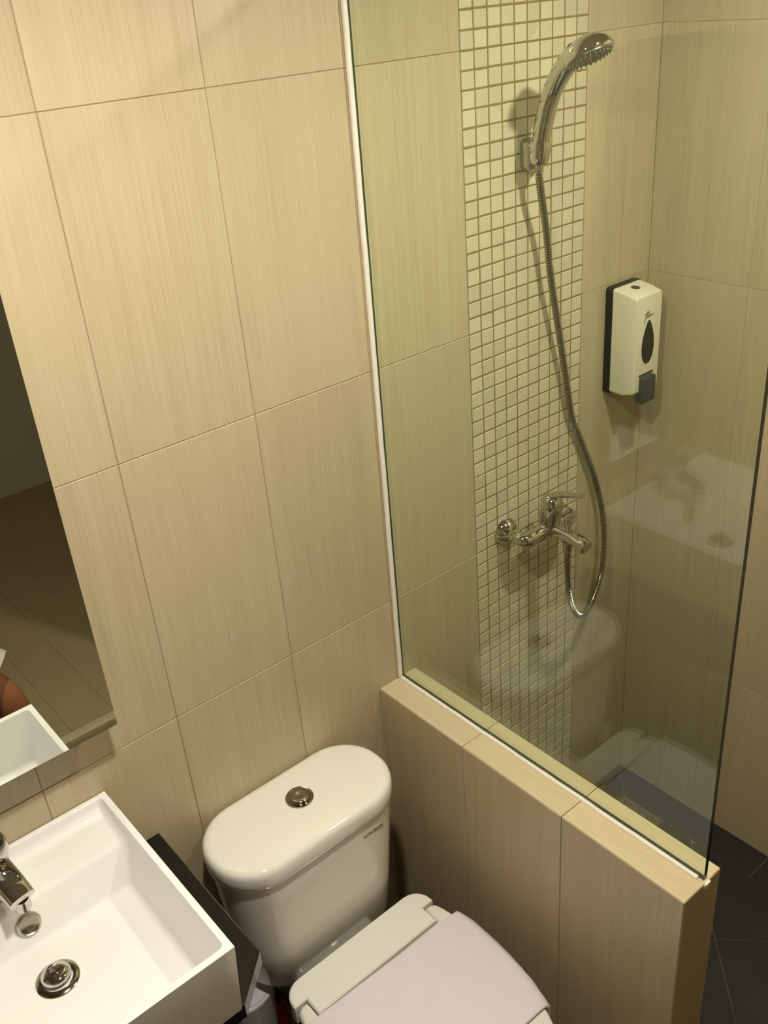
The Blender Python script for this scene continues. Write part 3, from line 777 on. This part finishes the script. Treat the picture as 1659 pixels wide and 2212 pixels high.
# lid with ears either side of the tongue
def lid_outline(ins=0.0):
    pts_ = []
    hwm, yb, yf = .1905-ins, YN-.0045-ins, -.705+ins
    yc = -.40
    n = 40
    # right side from the back ear to the front and round to the left ear
    side = []
    for k in range(n+1):
        t_ = k/n; a = math.radians(90*t_)
        side.append((hwm*math.cos(a)**.80 if t_ < 1 else 0.0, yc-(yc-yf)*math.sin(a)**.95))
    ear = [(TW+.0022+ins, YT-.004-ins), (TW+.0022+ins, yb), (HW-.010-ins, yb), (HW-.001-ins, yb-.006), (HW+.004-ins, yb-.022), (.1830-ins, -.322), (.1880-ins, -.355)]
    right = ear+side
    left = [(-x, y) for x, y in right[::-1][1:]]
    return (right+left)[::-1]
bm = bmesh.new()
o0 = lid_outline(0.0); o1 = lid_outline(.0025); o2 = lid_outline(.006)
loft(bm, [[(x+SO, y+.30, .4450) for x, y in o1], [(x+SO, y+.30, .4475) for x, y in o0], [(x+SO, y+.30, .462) for x, y in o0], [(x+SO, y+.30, .4670) for x, y in o1], [(x+SO, y+.30, .4690) for x, y in o2]])
obj('seat_lid', mesh_from(bm, 'seat_lid', 40), M['plastic'], to)

# ------------------------------------------------------------------ towel over the lid
def half_w(y):
    yc, yf = -.40, -.705
    if y > yc: return .1905 if y < -.355 else .1905-.0060*((y+.355)/.05)
    s_ = min(1, ((yc-y)/(yc-yf))**(1/.95)); return .1905*math.cos(math.asin(s_))**.80
tw = bmesh.new()
ny, nx = 26, 44
grid = []
for j in range(ny+1):
    v = j/ny
    row = []
    for i in range(nx+1):
        u_ = -1+2*i/nx
        yb = -.304-.014*(u_+1)/2*1.2; yf_ = -.572-.004*math.sin(u_*2)
        y = yb+(yf_-yb)*v
        hw = half_w(y)+.003
        ssp = u_*(half_w(-.43)+.003+.045); aa = abs(ssp)
        rr = .010
        if aa < hw-rr: x = aa; z = .4705
        elif aa < hw-rr+rr*math.pi/2:
            a = (aa-(hw-rr))/rr; x = hw-rr+rr*math.sin(a); z = .4705-rr+rr*math.cos(a)
        else: x = hw+.001; z = .4705-rr-(aa-(hw-rr+rr*math.pi/2))
        z += .0012*math.sin(9*u_+3*v)*math.sin(7*v+u_)
        row.append(tw.verts.new((math.copysign(x, ssp), y+.43, z-.47)))
    grid.append(row)
for j in range(ny):
    for i in range(nx): tw.faces.new((grid[j][i], grid[j+1][i], grid[j+1][i+1], grid[j][i+1]))
two = obj('towel', mesh_from(tw, 'towel', 60), M['towel'], loc=(TX+SO, -.43, .47))
tag(two, 'pale lilac folded towel draped across the toilet lid', 'towel')
sm = two.modifiers.new('thick', 'SOLIDIFY'); sm.thickness = .007; sm.offset = 1.0
bv = two.modifiers.new('round', 'BEVEL'); bv.width = .003; bv.segments = 2; bv.limit_method = 'ANGLE'; bv.angle_limit = math.radians(50)

# ------------------------------------------------------------------ things between the cabinet and the toilet
wbn = thing('waste_bin', 'white tapered plastic bin tucked between the cabinet and the toilet', 'bin', (-.024, -.075, 0))
bm = bmesh.new(); lathe(bm, [(.040, 0), (.043, .003), (.0645, .352), (.0650, .356), (.0635, .3585), (.060, .359)], 40)
obj('bucket', mesh_from(bm, 'bucket', 40), M['bin'], wbn)
bm = bmesh.new(); lathe(bm, [(.060, .3592), (.058, .3625), (.045, .3645), (0, .3650)], 40)
obj('bin_lid', mesh_from(bm, 'bin_lid', 40), M['bin'], wbn)
rb = thing('red_bottle', 'small reddish bottle standing on the floor beside the toilet', 'bottle', (.056, -.050, 0))
bm = bmesh.new(); lathe(bm, [(.019, 0), (.0205, .004), (.0210, .13), (.0190, .160), (.0115, .185), (.0095, .195), (0, .195)], 24)
obj('bottle_body', mesh_from(bm, 'bottle_body', 50), M['red'], rb)
bm = bmesh.new(); lathe(bm, [(.0100, .1955), (.0100, .210), (.0085, .213), (0, .213)], 18)
obj('cap', mesh_from(bm, 'cap', 40), M['rubber'], rb)
sv = thing('stop_valve', 'chrome stop valve on the wall low behind the toilet', 'valve', (.093, 0, .150))
obj('flange', lathe_mesh([(.022, 0), (.022, .002), (.012, .007), (0, .007)], (0, -.0005, 0), (0, -1, 0), 24), M['chrome'], sv)
obj('valve_body', tube_mesh([(0, -.005, 0), (0, -.095, 0)], .0095, 14), M['chrome'], sv)
obj('valve_handle', lathe_mesh([(.008, 0), (.016, .003), (.0175, .010), (.016, .020), (0, .022)], (0, -.092, 0), (0, -1, 0), 10), M['chrome'], sv)
obj('outlet', tube_mesh([(0, -.055, .006), (0, -.055, .032)], .0085, 12), M['chrome'], sv)

# ------------------------------------------------------------------ the person standing before the mirror (seen only as a sliver in the mirror)
PO = Vector((-0.42, -1.18, 0))
pe = thing('person', 'person in pale clothes with one bare leg glimpsed at the left edge of the mirror', 'person', tuple(PO))
V, E_, RAD = [], [], []
def jv(p, r, to_=None):
    V.append(tuple(Vector(p)-PO)); RAD.append(r if isinstance(r, tuple) else (r, r)); i_ = len(V)-1
    if to_ is not None: E_.append((to_, i_))
    return i_
RG, FW = Vector((.79, -.61, 0)), Vector((.61, .79, 0))
def at(b, r_=0, f_=0, z_=0): return Vector(b)+RG*r_+FW*f_+Vector((0, 0, z_))
SP = [Vector((-.420, -1.180, .80)), Vector((-.445, -1.190, .95)), Vector((-.465, -1.200, 1.11)), Vector((-.480, -1.210, 1.24)), Vector((-.485, -1.212, 1.315)), Vector((-.478, -1.203, 1.37)), Vector((-.475, -1.200, 1.43)), Vector((-.478, -1.205, 1.50))]
pel = jv(SP[0], (.125, .095)); wai = jv(SP[1], (.110, .085), pel); che = jv(SP[2], (.125, .090), wai)
shd = jv(SP[3], (.095, .070), che); nec = jv(SP[4], .045, shd); chn = jv(SP[5], .050, nec)
hd = jv(SP[6], (.070, .085), chn); crn = jv(SP[7], (.062, .075), hd)
LEG = {1: ((-.350, -1.230, .755), (-.205, -1.140, .640), (-.075, -1.055, .530), (-.062, -1.060, .37), (-.065, -1.075, .115), (-.065, -1.070, .045)),
       -1: ((-.490, -1.130, .745), (-.485, -1.110, .60), (-.475, -1.090, .43), (-.485, -1.120, .31), (-.500, -1.155, .105), (-.500, -1.150, .040))}
LR = (.088, .080, .055, .053, .034, .034)
for sd_ in (1, -1):
    prev = pel
    for q, (p_, r_) in enumerate(zip(LEG[sd_], LR)): prev = jv(p_, r_, prev)
    b_ = Vector(LEG[sd_][-1]); fo = jv(at(b_, 0, .08, -.012), (.036, .024), prev); jv(at(b_, 0, .14, -.020), (.036, .018), fo)
    s1 = jv(at(SP[3], sd_*.130, 0, -.015), .055, shd); s2_ = jv(at(SP[3], sd_*.175, 0, -.045), .047, s1); el = jv(at(SP[3], sd_*.205, -.02, -.27), .036, s2_)
    wr_ = jv(at(SP[3], sd_*.205, .05, -.47), .025, el); pm = jv(at(SP[3], sd_*.200, .065, -.52), (.034, .017), wr_)
    for q in range(4):
        o_ = (q-1.5)*.017; ln = (.062, .070, .066, .052)[q]
        f0 = jv(at(SP[3], sd_*.198, .067+o_, -.555), .0105, pm); f1 = jv(at(SP[3], sd_*.194, .070+o_*1.05, -.555-ln*.55), .009, f0); jv(at(SP[3], sd_*.185, .072+o_*1.05, -.555-ln), .0075, f1)
    th = jv(at(SP[3], sd_*.190, .103, -.528), .0115, pm); jv(at(SP[3], sd_*.184, .117, -.565), .009, th)
me = bpy.data.meshes.new('body'); me.from_pydata(V, E_, [])
bo = obj('body', me, M['skin'], pe)
sk = bo.modifiers.new('skin', 'SKIN'); sk.use_smooth_shade = True
for i_, v_ in enumerate(me.skin_vertices[0].data if me.skin_vertices else []): v_.radius = RAD[i_]
if not me.skin_vertices:
    bm = bmesh.new(); bm.from_mesh(me); ly = bm.verts.layers.skin.verify()
    bm.verts.ensure_lookup_table()
    for i_, v_ in enumerate(bm.verts): v_[ly].radius = RAD[i_]; v_[ly].use_root = (i_ == 0)
    bm.to_mesh(me); bm.free()
su = bo.modifiers.new('smooth', 'SUBSURF'); su.levels = 2; su.render_levels = 2
def lp(v): return Vector(v)-PO
for sd_ in (1, -1):
    a, b_, c = [Vector(q) for q in LEG[sd_][:3]]
    hem = b_+(c-b_)*(.74 if sd_ == 1 else .25)
    bm = bmesh.new(); tube(bm, catmull([lp(a+Vector((0, 0, .07))), lp(a), lp(b_), lp(hem)], 6), lambda t: .108+.004*t, 28)
    obj('shorts_leg', mesh_from(bm, 'shorts_leg', 60), M['cloth'], pe)
def tprof(t):
    w = .178-.02*math.sin(math.pi*t)+(-.075*max(0, (t-.75)/.25)**2); h_ = .122-.045*max(0, (t-.7)/.3)**2
    return [(w*math.cos(2*math.pi*k/28), h_*math.sin(2*math.pi*k/28)) for k in range(28)]
bm = bmesh.new(); tube(bm, catmull([lp(p_) for p_ in (SP[0]+Vector((0, 0, -.02)), SP[1], SP[2], SP[3]+Vector((0, 0, .025)))], 6), None, prof=tprof, up0=tuple(RG))
obj('top', mesh_from(bm, 'top', 60), M['cloth'], pe)
for sd_ in (-1, 1):
    bm = bmesh.new(); tube(bm, [lp(at(SP[3], sd_*.115, 0, -.008)), lp(at(SP[3], sd_*.172, 0, -.036)), lp(at(SP[3], sd_*.192, -.01, -.17))], lambda t: .064-.006*t, 20)
    obj('sleeve', mesh_from(bm, 'sleeve', 60), M['cloth'], pe)
HM = Matrix.Translation(lp(SP[6])) @ Matrix.Rotation(-math.atan2(FW.x, FW.y), 4, 'Z')   # head frame: +y is where the face looks
def headpart(nm, prof, o_, d_, mat, n=14, dia=None):
    bm = bmesh.new(); lathe(bm, prof, n, HM @ axis_mtx(o_, d_) @ (dia or Matrix.Identity(4))); obj(nm, mesh_from(bm, nm, 60), mat, pe)
headpart('hair', [(.0, .135), (.045, .128), (.075, .100), (.090, .055), (.091, .005), (.080, -.050), (.060, -.075), (0, -.070)], (0, -.030, .010), (0, 0, 1), M['hair'], 28, Matrix.Diagonal((.92, 1, 1, 1)))
headpart('nose', [(0, .026), (.006, .020), (.012, .004), (.013, -.004), (0, -.008)], (0, .085, -.020), (0, .9, -.35), M['skin'])
for sd_ in (-1, 1):
    headpart('eye', [(0, .004), (.008, .002), (.010, 0), (0, -.003)], (sd_*.030, .077, .007), (sd_*.15, 1, 0), M['rubber'])
    headpart('ear', [(0, .008), (.014, .005), (.018, 0), (0, -.004)], (sd_*.076, -.005, -.010), (sd_, 0, 0), M['skin'])
bm = bmesh.new(); tube(bm, [HM @ Vector(p_) for p_ in ((-.022, .075, -.052), (-.010, .083, -.053), (.010, .083, -.053), (.022, .075, -.052))], .005, 8)
obj('mouth', mesh_from(bm, 'mouth', 60), M['skin'], pe)
